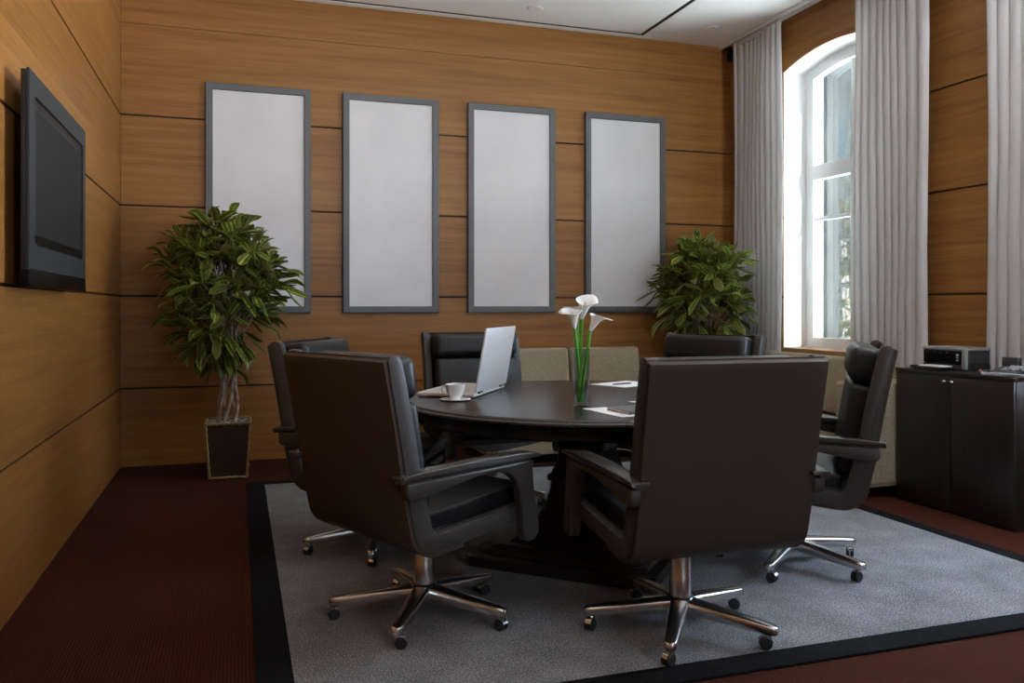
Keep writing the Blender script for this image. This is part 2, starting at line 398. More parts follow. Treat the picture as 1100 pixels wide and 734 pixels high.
# windows
def window(n, w):
    X0, X1 = XR + .235, XR + .295
    c = (w[0] + w[1]) / 2
    m = MB()
    fw = .095
    def ring(inset):
        n_ = 20; a, b = w[0] + inset, w[1] - inset
        pts = [(a, ZS + inset * .85), (b, ZS + inset * .85)]
        for j in range(n_ + 1):
            y = b + (a - b) * j / n_; pts.append((y, arch_z(y, w, inset)))
        return pts
    o_, i_ = ring(.0), ring(fw)
    rings = [[(X0, u, v) for u, v in o_], [(X0, u, v) for u, v in i_], [(X1, u, v) for u, v in i_], [(X1, u, v) for u, v in o_]]
    m.loft(rings, closed=True)
    root = m.build('window_%d' % n, M['white_frame']); tag(root, kind='structure')
    t = MB(); t.box(X0 - .012, X1, w[0] + fw - .01, w[1] - fw + .01, 2.275, 2.40, bev=.006)
    struct('transom', t, M['white_frame'], parent=root)
    t = MB(); t.box(X0 + .004, X1 - .004, c - .04, c + .04, ZS + .08, 2.28, bev=.006); t.box(X0 + .004, X1 - .004, c - .03, c + .03, 2.39, SPRING - .01, bev=.006)
    struct('mullion', t, M['white_frame'], parent=root)
    t = MB(); t.box(X0 + .012, X1 - .012, w[0] + fw - .01, c - .04, 1.93, 1.962, bev=.004); t.box(X0 + .012, X1 - .012, c + .04, w[1] - fw + .01, 1.93, 1.962, bev=.004)
    struct('glazing_bar', t, M['white_frame'], parent=root)
    t = MB(); pts = ring(fw - .012); t.prism(pts, 'X', X0 + .028, X0 + .032)
    struct('pane', t, M['pane'], parent=root)
    if n == 1:                                                 # outer pane of the double window, tint added to dim the view outside
        t = MB(); t.box(XR + .425, XR + .430, w[0] + .02, w[1] - .02, ZS + .01, SPRING + RISE - .02)
        struct('outer_pane', t, M['dimming_pane'], parent=root)
    t = MB(); t.box(XR - .06, X0 + .01, w[0] - .05, w[1] + .05, ZS - .050, ZS + .001, bev=.006)
    o = t.build('window_sill', M['sill'], root); tag(o, kind='structure')
    t = MB()                                                   # wooden grille of the radiator niche below the sill
    t.box(XR - .022, XR + .002, w[0] - .02, w[1] + .02, .20, ZS - .051, mi=1)
    for k in range(10):
        z = .24 + k * .058
        t.box(XR - .034, XR - .020, w[0] - .01, w[1] + .01, z, z + .036, bev=.004, mi=0)
    y = w[0] + .02
    while y < w[1]:
        t.box(XR - .040, XR - .024, y, y + .03, .21, ZS - .04, bev=.003, mi=0); y += .14
    o = t.build('grille', [M['sill'], M['groove']], root); tag(o, kind='structure')
for i, w in enumerate(WIN): window(i + 1, w)

# ------------------------------------------------------------------ rug
t = thing('area_rug', 'large grey pile rug with a black border under the round table and chairs', 'rug', (0, 0, 0))
rx0, rx1, ry0, ry1, bw = .055, 3.575, 2.355, 5.947, .115
m = MB(); m.box(rx0 + bw, rx1 - bw + .015, ry0 + bw, ry1 - bw, .001, .011, bev=.002); m.build('pile_field', M['rug'], t)
m = MB()
m.box(rx0, rx0 + bw, ry0, ry1, .001, .011, bev=.002); m.box(rx1 - bw + .015, rx1, ry0, ry1, .001, .011, bev=.002)
m.box(rx0 + bw, rx1 - bw + .015, ry0, ry0 + bw, .001, .011, bev=.002); m.box(rx0 + bw, rx1 - bw + .015, ry1 - bw, ry1, .001, .011, bev=.002)
m.build('border', M['rug_border'], t)
RZ = .011

# ------------------------------------------------------------------ round table
TX, TY, TH, TR = 1.617, 3.745, .768, .906
t = thing('round_table', 'big round dark wood conference table on a stepped square pedestal', 'table', (TX, TY, 0))
m = MB()
m.lathe([(TR - .06, TH - .034), (TR - .014, TH - .034), (TR - .004, TH - .029), (TR, TH - .022), (TR - .002, TH - .015), (TR - .009, TH - .011), (TR - .016, TH - .0095), (TR - .018, TH - .006), (TR - .023, TH - .002), (TR - .034, TH)], 96)
m.build('tabletop', M['tablewood'], t)
m = MB()
m.lathe([(TR - .075, TH - .094), (TR - .062, TH - .092), (TR - .055, TH - .084), (TR - .055, TH - .050), (TR - .045, TH - .034)], 96)
m.build('apron', M['tablewood'], t)
m = MB()
tw = R(2)
def sq(prof, mi=0):
    rings = []
    for r, z in prof:
        ring = []
        for k in range(4):                                   # square with small cut corners
            a = PI / 2 * k + tw
            for d in (-.045, .045):
                ring.append((r * .985 * math.cos(a + d), r * .985 * math.sin(a + d), z))
        rings.append(ring)
    m.loft(rings, mi)
sq([(.615, RZ), (.622, RZ + .01), (.622, .058), (.612, .064)])
sq([(.545, .060), (.552, .066), (.552, .078), (.54, .085)])
sq([(.49, .083), (.495, .088), (.495, .098), (.485, .104)])
m.build('plinth', M['darkwood'], t, smooth=20)
m = MB()
sq([(.43, .10), (.40, .115), (.33, .15), (.27, .20), (.225, .26), (.20, .33), (.195, .37), (.215, .375), (.215, .40), (.195, .405), (.165, .46), (.155, .52), (.17, .56), (.215, .60), (.28, .635), (.30, .64), (.30, .664)])
m.build('pedestal', M['darkwood'], t, smooth=20)

# ------------------------------------------------------------------ chairs
OUT = [(.275, .412), (.10, .392), (-.08, .372), (-.19, .360)] + arc(-.205, .452, .092, -80, -168, 7) + [(-.318, .54), (-.338, .66), (-.362, .80), (-.386, .92), (-.402, 1.0), (-.406, 1.022)]
INN = [(.275, .470), (.10, .450), (-.08, .431), (-.175, .421)] + arc(-.195, .447, .026, -80, -168, 7) + [(-.250, .55), (-.274, .66), (-.300, .80), (-.326, .92), (-.345, 1.0), (-.352, 1.022)]
def off(curve, d):
    r = []
    for i, (y, z) in enumerate(curve):
        a = curve[max(0, i - 1)]; b = curve[min(len(curve) - 1, i + 1)]
        t_ = Vector((b[0] - a[0], b[1] - a[1])).normalized()
        r.append((y + t_.y * d * -1, z + t_.x * d))          # +d is towards the sitter / upwards
    return r
def make_chair(label):
    root = thing('office_chair', label, 'chair', group='executive chairs round the table')
    for s in (-1, 1):
        m = MB(); lo, hi = sorted((s * .288, s * .330))
        top = [(-.398, 1.034), (-.380, 1.040), (-.362, 1.036)]
        m.prism(OUT + top + INN[::-1], 'X', lo, hi, bev=.007, seg=2)
        m.build('side_frame', M['sideframe'], root)
    m = MB()
    o1 = off(OUT, -.006); i1 = off(OUT, .016)
    j = 2
    m.prism(o1[j:] + [(-.400, 1.034), (-.386, 1.034)] + i1[j:][::-1], 'X', -.326, .326, bev=.004, seg=2)
    m.build('back_shell', M['shell'], root)
    m = MB()
    m.loft([[(x * a, cy + y * b, z) for x, y in ((-1, -1), (1, -1), (1, 1), (-1, 1))] for a, cy, b, z in ((.055, 0, .06, .322), (.075, 0, .08, .330), (.26, .03, .20, .392), (.285, .03, .235, .40), (.285, .03, .235, .43))])
    m.build('seat_pan', M['sideframe'], root, smooth=20)
    # cushions
    m = MB()
    prof = [(-.20, .415), (.24, .455), (.285, .462), (.300, .478), (.300, .500), (.285, .517), (.25, .524), (.10, .512), (-.05, .497), (-.16, .487), (-.21, .485)]
    m.prism(prof, 'X', -.282, .282, bev=.016, seg=3)
    m.build('seat_cushion', M['leather'], root)
    rec = Matrix.Translation((0, -.232, .49)) @ Matrix.Rotation(R(9.5), 4, 'X')
    m = MB(); m.box(-.280, .280, -.055, .056, 0, .386, bev=.026, seg=4, mtx=rec)
    # quilted seam lines are modelled as a shallow welt round the edge
    m.build('back_cushion', M['leather'], root)
    m = MB(); m.box(-.284, .284, -.058, .072, .392, .546, bev=.040, seg=5, mtx=rec)
    m.build('headrest', M['leather'], root)
    # armrests
    for s in (-1, 1):
        m = MB()
        beam = [(-.352, .632), (-.352, .590), (-.340, .572), (-.30, .570), (-.18, .590), (-.04, .613), (.05, .617), (.10, .606), (.140, .580), (.163, .535), (.175, .46), (.182, .385), (.190, .345), (.215, .333), (.250, .340), (.268, .362), (.268, .40), (.252, .47), (.240, .55), (.236, .61), (.240, .640), (-.10, .636)]
        lo, hi = sorted((s * .320, s * .364))
        m.prism(beam, 'X', lo, hi, bev=.009, seg=3)
        a = m.build('armrest', M['sideframe'], root, loc=(0, 0, -.012))
        m = MB(); lo, hi = sorted((s * .302, s * .371))
        pad = [(-.376, .642), (-.371, .656), (-.30, .663), (-.05, .670), (.15, .672), (.24, .668), (.275, .655), (.272, .648), (.20, .646), (-.05, .644)]
        m.prism(pad, 'X', lo, hi, bev=.007, seg=3)
        m.box(*sorted((s * .326, s * .358)), -.375, .22, .632, .650)
        m.build('arm_pad', M['armpad'], a)
    # star base
    m = MB()
    m.lathe([(.030, .075), (.050, .082), (.056, .095), (.056, .112), (.048, .122), (.040, .126), (.040, .20), (.0385, .205), (.0385, .335)], 28)
    m.build('gas_column', M['chrome'], root)
    for k in range(5):
        m = MB(); rings = []
        for x, w_, z0, z1 in ((.03, .036, .064, .122), (.08, .034, .061, .117), (.20, .029, .055, .103), (.33, .0235, .050, .087), (.350, .020, .051, .084), (.360, .012, .054, .079)):
            zc, hh = (z0 + z1) / 2, (z1 - z0) / 2
            rings.append([(x, w_ * math.copysign(abs(math.cos(q)) ** .55, math.cos(q)), zc + hh * math.copysign(abs(math.sin(q)) ** .55, math.sin(q))) for q in [2 * PI * i / 20 for i in range(20)]])
        m.loft(rings)
        leg = m.build('base_leg', M['chrome'], root, rotz=R(72 * k), smooth=60)
        m = MB()
        m.tube([(0, 0, .030), (0, 0, .056)], .009, 10, mi=0)
        for s in (-1, 1):
            ring = []
            for y, r in ((.003, .016), (.003, .0205), (.005, .022), (.015, .022), (.017, .0195), (.017, .010)):
                ring.append([(.012 + r * math.cos(2 * PI * i / 20), s * y, .0222 + r * math.sin(2 * PI * i / 20)) for i in range(20)])
            m.loft(ring, mi=1)
        m.prism([(.012 + .0255 * math.cos(R(a_)), .0222 + .0255 * math.sin(R(a_))) for a_ in range(20, 171, 15)] + [(.000, .032), (.022, .032)], 'Y', -.012, .012, mi=0)
        m.build('caster', [M['chrome'], M['rubber']], leg, loc=(.330, 0, 0), rotz=random.uniform(0, 6))
    for ch in root.children:                                  # height of the seat on its column
        if not ch.name.startswith(('base_leg', 'gas_column')): ch.location.z -= .011
    return root

CH = [  # x, y, facing (degrees clockwise from +y), star yaw, label
    (.684, 3.180, 64, 26, 'black and brown office chair in the left foreground, back to camera, before the coffee cup'),
    (1.556, 2.745, 1.5, 19, 'black and brown office chair in the right foreground seen squarely from behind'),
    (2.452, 3.29, -52, 1, 'office chair seen in profile between the round table and the dark cabinet'),
    (.655, 4.15, 118, 41, 'office chair nearest the tall plant, half hidden by the foreground chair'),
    (1.485, 4.93, 175, 28, 'office chair facing the camera behind the open laptop'),
    (2.38, 4.24, -115, 10, 'office chair in front of the bushy plant near the window, only its headrest showing'),
]
proto = None
for i, (x, y, deg, yaw, lab) in enumerate(CH):
    if proto is None:
        proto = make_chair(lab); o = proto
    else:
        o = dup(proto, (0, 0, 0), 0, lab)
    o.location = (x, y, RZ); o.rotation_euler = (0, 0, -R(deg))
    k = 0
    rr = random.Random(40 + i)
    for ch in o.children:
        if ch.name.startswith('base_leg'):
            ch.rotation_euler = (0, 0, R(yaw + 72 * k + deg)); k += 1
            for g in ch.children: g.rotation_euler = (0, 0, rr.uniform(0, 6.28))

# ------------------------------------------------------------------ framed boards on the back wall
BX = [(-.236, .551), (.801, 1.594), (1.845, 2.635), (2.922, 3.709)]
BL = ['tall white board in grey frame directly behind the tall plant by the corner',
      'tall white board in grey frame above the laptop, second board from the tall plant',
      'tall white board in grey frame behind the vase, third board from the tall plant',
      'tall white board in grey frame nearest the window, behind the bushy plant']
proto = None
for i, (a, b) in enumerate(BX):
    w = b - a; hgt = 2.928 - 1.154
    if proto is None:
        proto = thing('framed_whiteboard', BL[0], 'whiteboard', group='framed boards on the back wall')
        m = MB(); fw = .052
        prof = [(0, 0), (0, .042), (.004, .046), (fw - .004, .046), (fw, .042), (fw, 0)]
        rings = []
        W = .7890
        for sx_, sz_ in ((0, 0), (1, 0), (1, 1), (0, 1)):
            cx_, cz_ = sx_ * W, sz_ * hgt; dx, dz = (1 if sx_ == 0 else -1), (1 if sz_ == 0 else -1)
            rings.append([(cx_ + dx * u, -d, cz_ + dz * u) for u, d in prof])
        m.loft(rings, closed=True)
        m.build('frame', M['grey_alu'], proto, smooth=30)
        m = MB(); m.box(fw - .004, W - fw + .004, -.026, -.004, fw - .004, hgt - fw + .004); m.build('board', M['board'], proto)
        o = proto
    else:
        o = dup(proto, (0, 0, 0), 0, BL[i])
    o.location = (a + (w - .789) / 2, YB - .0005, 1.154)

# ------------------------------------------------------------------ wall television
t = thing('wall_television', 'flat grey framed television mounted on the left wood wall', 'television', (XL, 0, 0))
FX = .085
m = MB(); m.box(.0, FX - .034, 4.0, 4.6, 1.45, 1.95, bev=.008); m.box(FX - .036, FX - .0125, 3.66, 4.735, 1.284, 1.43); m.box(FX - .036, FX - .0125, 3.66, 4.735, 2.03, 2.103); m.box(FX - .036, FX - .0145, 3.66, 4.735, 1.43, 2.03)
m.box(FX - .030, FX - .0125, 3.576, 3.66, 1.284, 2.103, bev=.002); m.box(FX - .030, FX - .0125, 4.735, 4.794, 1.284, 2.103, bev=.002); m.build('housing', M['black_matt'], t)
m = MB()
y0, y1, z0, z1 = 3.573, 4.797, 1.345, 2.108
iy0, iy1, iz0, iz1 = 3.672, 4.730, 1.442, 2.022
rings = []
prof = [(0, FX - .010), (0, FX - .003), (.003, FX), (1, FX), (1, FX - .008), (.9, FX - .010), (.05, FX - .0115)]
for (oy, oz), (iy, iz) in zip(((y0, z0), (y1, z0), (y1, z1), (y0, z1)), ((iy0, iz0), (iy1, iz0), (iy1, iz1), (iy0, iz1))):
    r_ = []
    for u, d in prof: r_.append((d, oy + (iy - oy) * u, oz + (iz - oz) * u))
    rings.append(r_)
m.loft(rings, closed=True); m.build('bezel', M['tv_frame'], t, smooth=30)
m = MB(); m.box(FX - .014, FX - .006, iy0 - .002, iy1 + .002, iz0 - .002, iz1 + .002); f_ = m.build('inner_bezel', M['black_gloss'], t)
m = MB(); m.box(FX - .0065, FX - .0052, iy0 + .022, iy1 - .020, iz0 + .042, iz1 - .045); m.build('screen', M['tv_screen'], t)
m = MB(); m.box(FX - .035, FX + .002, y0, y1, 1.278, 1.3445, bev=.004); m.build('speaker_bar', M['black_gloss'], t)

# ------------------------------------------------------------------ sofas
def cushion_mesh(x0, x1, y0, y1, z0, z1, b=.03):
    m = MB(); m.box(x0, x1, y0, y1, z0, z1, bev=b, seg=4); return m
def sofa(label, L_arm, splits, R_arm, loc, rotz, dp=.80):
    """local: back at y=0, sitter faces -y; x runs along the sofa"""
    t = thing('sofa', label, 'sofa', loc, rotz)
    x0, x1 = splits[0] - L_arm, splits[-1] + R_arm
    m = MB(); m.box(x0 + .01, x1 - .01, -dp, -.02, .07, .26, bev=.015); m.build('base', M['sofa'], t)
    for a, b in ((x0 + .05, .06 - dp), (x1 - .05, .06 - dp), (x0 + .05, -.08), (x1 - .05, -.08)):
        m = MB(); m.lathe([(.016, 0), (.020, .02), (.024, .075)], 12, mtx=Matrix.Translation((a, b, 0))); m.build('foot', M['darkwood'], t)
    m = MB(); m.box(splits[0] - .005, splits[-1] + .005, -.16, 0., .25, .73, bev=.03, seg=3); m.build('backrest', M['sofa'], t)
    for a, b in ((x0, splits[0]), (splits[-1], x1)):
        m = MB(); m.box(a, b, -dp - .02, 0., .08, .735, bev=.03, seg=4); m.build('armrest', M['sofa'], t)
    for a, b in zip(splits, splits[1:]):
        cushion_mesh(a + .004, b - .004, .01 - dp, -.165, .262, .45, .035).build('seat_cushion', M['sofa'], t)
        m = MB(); m.box(a + .006, b - .006, -.09, .09, 0, .40, bev=.035, seg=4, mtx=Matrix.Translation((0, -.255, .455)) @ Matrix.Rotation(R(-9), 4, 'X')); m.build('back_cushion', M['sofa'], t)
    return t
sofa('beige tweed sofa along the back wood wall, under the framed boards', .22, [1.99, 2.645, 3.30], .25, (0, YB - .06, 0), 0)
sofa('beige tweed sofa along the window wall beside the dark cabinet', .16, [-.62, 0, .62], .16, (XR - .19, 5.02, 0), -PI / 2, .62)

# ------------------------------------------------------------------ curtains
def curtain(label, y0, y1, seed, x=XR - .125):
    rr = random.Random(seed)
    n = int((y1 - y0) / .0042)
    ph = rr.uniform(0, 6); rows = []
    zs = [.015, .3, .9, 1.6, 2.3, 3.0, 3.45, 3.57, 3.598]
    for z in zs:
        row = []
        for i in range(n + 1):
            u = i / n; y = y0 + (y1 - y0) * u
            amp = .0145 * (1 - .35 * max(0, (z - 2.4) / 1.2)); w_ = 2 * PI / .072
            q = (y - y0) * w_ + ph + 1.9 * math.sin(5.1 * y + ph) + 1.1 * math.sin(13.7 * y + 2 * ph) + .10 * math.sin(1.2 * z + 5 * y)
            v = math.sin(q); v = math.copysign(abs(v) ** .95, v)
            xx = x + amp * v * (.8 + .35 * math.sin(7.3 * y + seed)) + .010 * math.sin(2.1 * z + 9 * y)
            row.append((xx, y + .010 * math.cos(q), z))
        rows.append(row)
    m = MB(); m.sheet(rows)
    t = thing('curtain', label, 'curtain', (0, 0, 0), group='pleated floor length curtains')
    o = m.build('drape', M['curtain'], t, smooth=80)
    md = o.modifiers.new('thickness', 'SOLIDIFY'); md.thickness = .002
    m = MB(); m.box(x - .006, x + .006, y0 + .005, y1 - .005, 3.555, 3.602, bev=.002); m.build('heading_tape', M['curtain'], t)
curtain('white pleated curtain between the back wall corner and the arched window', 5.905, 6.60, 1)
curtain('white pleated curtain covering the near side of the arched window, behind the profile chair', 4.355, 5.052, 2)
curtain('white pleated curtain at the edge of the photo behind the telephone', 3.19, 3.884, 3)
curtain('white pleated curtain on the near side of the second window', 1.65, 2.34, 4)
t = thing('curtain_rail', 'curtain track on the ceiling, its small black end bracket showing in the far corner', 'curtain rail')
m = MB(); m.box(XR - .14, XR - .11, 1.6, YB - .01, 3.606, 3.6435, bev=.002); m.build('track', M['white_frame'], t)
m = MB(); m.box(XR - .042, XR - .004, YB - .05, YB - .002, 3.51, 3.643, bev=.004); m.box(XR - .12, XR - .03, YB - .03, YB - .004, 3.612, 3.63); m.build('end_bracket', M['black_matt'], t)

# ------------------------------------------------------------------ cabinet and what stands on it
CX, CY0, CY1, CHT = 3.92, 3.39, 4.222, .822
t = thing('low_cabinet', 'dark wood two door cabinet against the window wall', 'cabinet', (0, 0, 0))
m = MB()
m.box(CX + .02, XR - .17, CY0 + .004, CY1 - .004, .0, .05)
m.box(CX + .019, XR - .165, CY0, CY1, .03, CHT - .02, bev=.002)
m.build('body', M['cabinet'], t)
m = MB(); m.box(CX - .004, XR - .163, CY0 - .006, CY1 + .006, CHT - .022, CHT, bev=.003); m.build('top', M['cabinet'], t)
cm = (CY0 + CY1) / 2
for a, b, s in ((CY0, cm - .0015, -1), (cm + .0015, CY1, 1)):
    m = MB(); m.box(CX, CX + .0185, a + .001, b - .001, .012, CHT - .024, bev=.002)
    d = m.build('door', M['cabinet'], t)
    m = MB(); ky = cm + s * .028
    m.tube([(CX + .001, ky, CHT - .055), (CX - .014, ky, CHT - .055)], .006, 10)
    m.sphere((CX - .020, ky, CHT - .055), .012, sc=(.8, 1.25, .8)); m.build('knob', M['chrome'], d)

t = thing('printer', 'compact silver and black printer on the dark cabinet', 'printer', (4.06, 3.835, CHT), 0)
# local: front faces -x, y along the width 0..0.32
m = MB(); m.box(.0, .195, .0, .32, .0, .034, bev=.006); m.build('base', M['black_matt'], t)
m = MB(); m.box(.004, .195, .004, .316, .034, .118, bev=.010, seg=3); m.build('body', M['printer_dark'], t)
m = MB()
m.box(-.004, .198, -.003, .323, .116, .137, bev=.009, seg=3); m.build('lid', M['printer_grey'], t)
m = MB(); m.box(-.006, .020, -.004, .022, .010, .125, bev=.006); m.build('corner_trim', M['printer_grey'], t)
m = MB(); m.box(-.002, .010, .03, .312, .040, .112, bev=.003); fp = m.build('front_panel', M['black_gloss'], t)
for k, z in enumerate((.088, .072, .056)):
    m = MB(); m.box(-.006, .002, .044, .062, z, z + .010, bev=.002); m.build('button', M['silver_key'] if k == 0 else M['printer_grey'], fp)
for k in range(4):
    m = MB(); m.box(-.004, .002, .12 + .05 * k, .14 + .05 * k, .100, .108, bev=.001); m.build('button', M['printer_dark'], fp)
m = MB(); m.prism([(-.115, .010), (-.11, .0), (.0, .0), (.0, .014), (-.10, .016)], 'Y', .07, .28, bev=.003); tr = m.build('paper_tray', M['black_gloss'], t)
m = MB(); m.box(-.095, .0, .09, .26, .018, .026, bev=.002); m.build('paper_stack', M['paper'], tr)
m = MB(); m.box(-.015, .018, -.095, .095, 0, .016, bev=.006, seg=3); 
for k in range(5): m.box(-.008, .008, -.08 + k * .02, -.07 + k * .02, .0155, .018, bev=.001, mi=1)
o = m.build('remote_control', [M['black_matt'], M['printer_dark']], loc=(4.12, 4.13 + .12, CHT), rotz=.0)
o.location = (4.0, 4.10, CHT); o.rotation_euler = (0, 0, R(62))
o.location = (4.11, 4.185 + .0, CHT); o.rotation_euler = (0, 0, R(80))
tag(o, 'slim black remote control lying beside the printer near the cabinet edge', 'remote control')

t = thing('desk_telephone', 'dark desk telephone with pale grey handset and coiled cord on the cabinet', 'telephone', (4.055, 3.46, CHT), R(8))
# local: user side -x, y along the width
m = MB(); m.prism([(-.09, 0), (.10, 0), (.10, .05), (.085, .058), (-.085, .022), (-.09, .016)], 'Y', -.11, .13, bev=.004); bd = m.build('base', M['printer_dark'], t)
m = MB(); m.box(.035, .07, .04, .135, .03, .098, bev=.006); m.build('display', M['printer_dark'], t)
for r in range(4):
    for c in range(3):
        m = MB(); x = -.062 + r * .027; y = .0 + c * .028; m.box(x, x + .018, y, y + .019, .024 + (x + .085) * .21, .034 + (x + .085) * .21, bev=.002); m.build('key', M['phone_grey'], bd)
m = MB()
m.tube([(-.055, -.075, .060), (-.03, -.075, .072), (.03, -.075, .082), (.075, -.075, .085)], [.013, .012, .012, .013], 12)
m.box(-.085, -.035, -.103, -.047, .030, .066, bev=.014, seg=3); m.box(.055, .105, -.103, -.047, .054, .096, bev=.014, seg=3)
m.build('handset', M['phone_grey'], t)
m = MB(); pts = []
for i in range(240):
    u = i / 239; a = u * 2 * PI * 24
    p = Vector((-.105 + .012 * math.sin(u * 5), -.09 + u * .24, .010))
    pts.append(p + Vector((.008 * math.cos(a), 0, .008 * math.sin(a))))
m.tube(pts, .0022, 5); m.build('coiled_cord', M['phone_grey'], t)
m = MB(); m.box(-.022, .022, -.035, .035, 0, .018, bev=.004); m.box(-.016, .016, -.028, .004, .016, .026, bev=.003, mi=0)
m.sphere((0, .020, .020), .008, mi=1)
o = m.build('key_fob', [M['printer_dark'], M['red']], loc=(3.985, 3.635, CHT), rotz=.3)
tag(o, 'small dark gadget with a red button between the printer and telephone', 'gadget')

# ------------------------------------------------------------------ things on the table
# laptop: lid hinge from (1.055,3.815) to (1.345,4.245), base runs to the -x side
hx0, hy0, hx1, hy1 = 1.062, 3.812, 1.352, 4.252
hl = math.hypot(hx1 - hx0, hy1 - hy0); ang = math.atan2(hy1 - hy0, hx1 - hx0)
t = thing('laptop', 'open silver laptop on the round table, lid turned to the window', 'laptop', (hx0, hy0, TH), ang)
m = MB(); m.box(0, hl, .0, .29, .004, .022, bev=.005, seg=3)
for a in (.03, hl - .03):
    for b in (.03, .26): m.lathe([(.008, 0), (.008, .006)], 10, mtx=Matrix.Translation((a, b, 0)))
m.build('base', M['silver_key'], t)
m = MB()
for r in range(5):
    for c in range(14):
        x = .05 + c * (hl - .1) / 14; y = .06 + r * .026; m.box(x, x + (hl - .1) / 14 - .004, y, y + .021, .0215, .0245, bev=.001, seg=1)
m.build('keyboard', M['silver_key'], t)
m = MB(); m.box(hl / 2 - .06, hl / 2 + .06, .205, .275, .0215, .0228, bev=.0005, seg=1); m.build('touchpad', M['silver'], t)
m = MB(); tilt = Matrix.Translation((0, -.002, .022)) @ Matrix.Rotation(R(10), 4, 'X')
m.box(0.002, hl - .002, -.008, .002, .006, .315, bev=.004, seg=3, mtx=tilt); ld = m.build('lid', M['silver'], t)
m = MB(); m.box(.014, hl - .014, .0015, .0035, .025, .30, mtx=tilt); m.build('screen', M['black_gloss'], ld)
m = MB()
for a in (.06, hl - .10): m.tube([(a, -.003, .022), (a + .05, -.003, .022)], .007, 10)
m.build('hinge', M['grey_alu'], t)

t = thing('coffee_cup', 'white coffee cup on the round table in front of the laptop', 'cup', (.957, 3.760, TH + .006))
m = MB(); m.lathe([(.018, .0), (.024, .0), (.025, .004), (.024, .007), (.034, .020), (.042, .040), (.046, .066), (.047, .069), (.0455, .0695), (.0435, .062), (.039, .040), (.030, .020), (.012, .010)], 36); m.build('bowl', M['china'], t)
m = MB(); m.tube([(-.041, 0, .056), (-.058, 0, .058), (-.066, 0, .046), (-.060, 0, .030), (-.034, 0, .022)], .0042, 10); hd = m.build('handle', M['china'], t, rotz=R(-25))
m = MB(); m.lathe([(.039, .050), (.041, .0505), (.0405, .048)], 30); m.build('coffee', M['coffee'], t)
m = MB(); m.lathe([(.02, .0), (.040, .0), (.046, .0015), (.071, .0055), (.0725, .007), (.070, .0078), (.040, .0058), (.01, .0055)], 40)
tag(m.build('saucer', M['china'], loc=(.957, 3.760, TH)), 'white saucer under the coffee cup on the round table', 'saucer')

t = thing('glass_vase', 'slim clear glass vase holding lilies on the round table', 'vase', (1.424, 3.372, TH))
m = MB()
o_ = [(.026, 0), (.033, .002), (.0345, .010), (.035, .12), (.037, .245), (.037, .25)]
i_ = [(.0345, .25), (.0345, .245), (.0325, .12), (.031, .022), (.026, .016), (.008, .015)]
m.lathe(o_ + i_, 40); m.build('glass', M['vase'], t)
m = MB(); m.lathe([(.006, .0155), (.026, .0165), (.0305, .023), (.0315, .085)], 32); m.build('water', M['water'], t)
def lily(label, foot, head, aim, size, spin):
    t = thing('calla_lily', label, 'flower', (1.424, 3.372, TH), group='calla lilies in the vase')
    f, h = Vector(foot), Vector(head); aim = Vector(aim).normalized()
    pts = []
    for i in range(13):
        u = i / 12
        a = f.lerp(h, u); pts.append(a + Vector((0, 0, 1)).cross(h - f).normalized() * 0 + (aim * (u ** 3) * .0))
    m = MB(); m.tube(pts, [.0070 + .0012 * (i / 12) for i in range(13)], 10); m.build('stem', M['stem'], t)
    # spathe: a rolled funnel with one flared, pointed side
    q = Vector((0, 0, 1)).rotation_difference(aim).to_matrix().to_4x4()
    mt = Matrix.Translation(h) @ q @ Matrix.Rotation(spin, 4, 'Z')
    rows = []
    for i in range(13):
        u = i / 12; row = []
        for j in range(33):
            a = -PI * 1.06 + 2 * PI * 1.06 * j / 32
            front = .5 + .5 * math.cos(a)                      # 1 at the pointed side
            r = size * (.06 + .22 * u + .30 * max(0, u - .5) ** 1.5 * (.8 + 1.5 * front)) * (1 + .05 * a / PI + .05 * u * math.sin(3 * a))
            z = size * (u * (.72 + .36 * front) - .75 * max(0, u - .72) ** 1.4 * (.5 + front) + .03 * u * math.sin(3 * a + 1))
            tip = 1 + (.6 * max(0, front - .86) / .14 * max(0, u - .6) if front > .86 else 0)
            row.append((r * math.cos(a) * tip, r * math.sin(a), z))
        rows.append(row)
    m = MB(); m.sheet(rows, mtx=mt); s = m.build('spathe', M['petal'], t, smooth=80)
    sd = s.modifiers.new('thick', 'SOLIDIFY'); sd.thickness = .0012
    m = MB(); m.tube([(0, 0, size * .12), (0, 0, size * .45), (0, 0, size * .72)], [.0035, .0042, .002], 8, mtx=mt); m.build('spadix', M['spadix'], t)
lily('white calla lily in the vase with the lowest bloom on the laptop side', (.008, .006, .02), (-.036, -.012, .338), (-.30, -.34, 1), .112, R(200))
lily('tallest white calla lily in the vase', (-.012, -.004, .02), (.008, .014, .378), (.14, -.30, 1), .112, R(40))
lily('white calla lily in the vase leaning toward the papers', (-.010, -.010, .02), (.042, .000, .326), (.55, -.2, 1), .100, R(-10))
lily('smallest white calla lily, in the middle of the vase', (.000, .012, .02), (-.010, .030, .378), (-.20, .1, 1), .072, R(170))

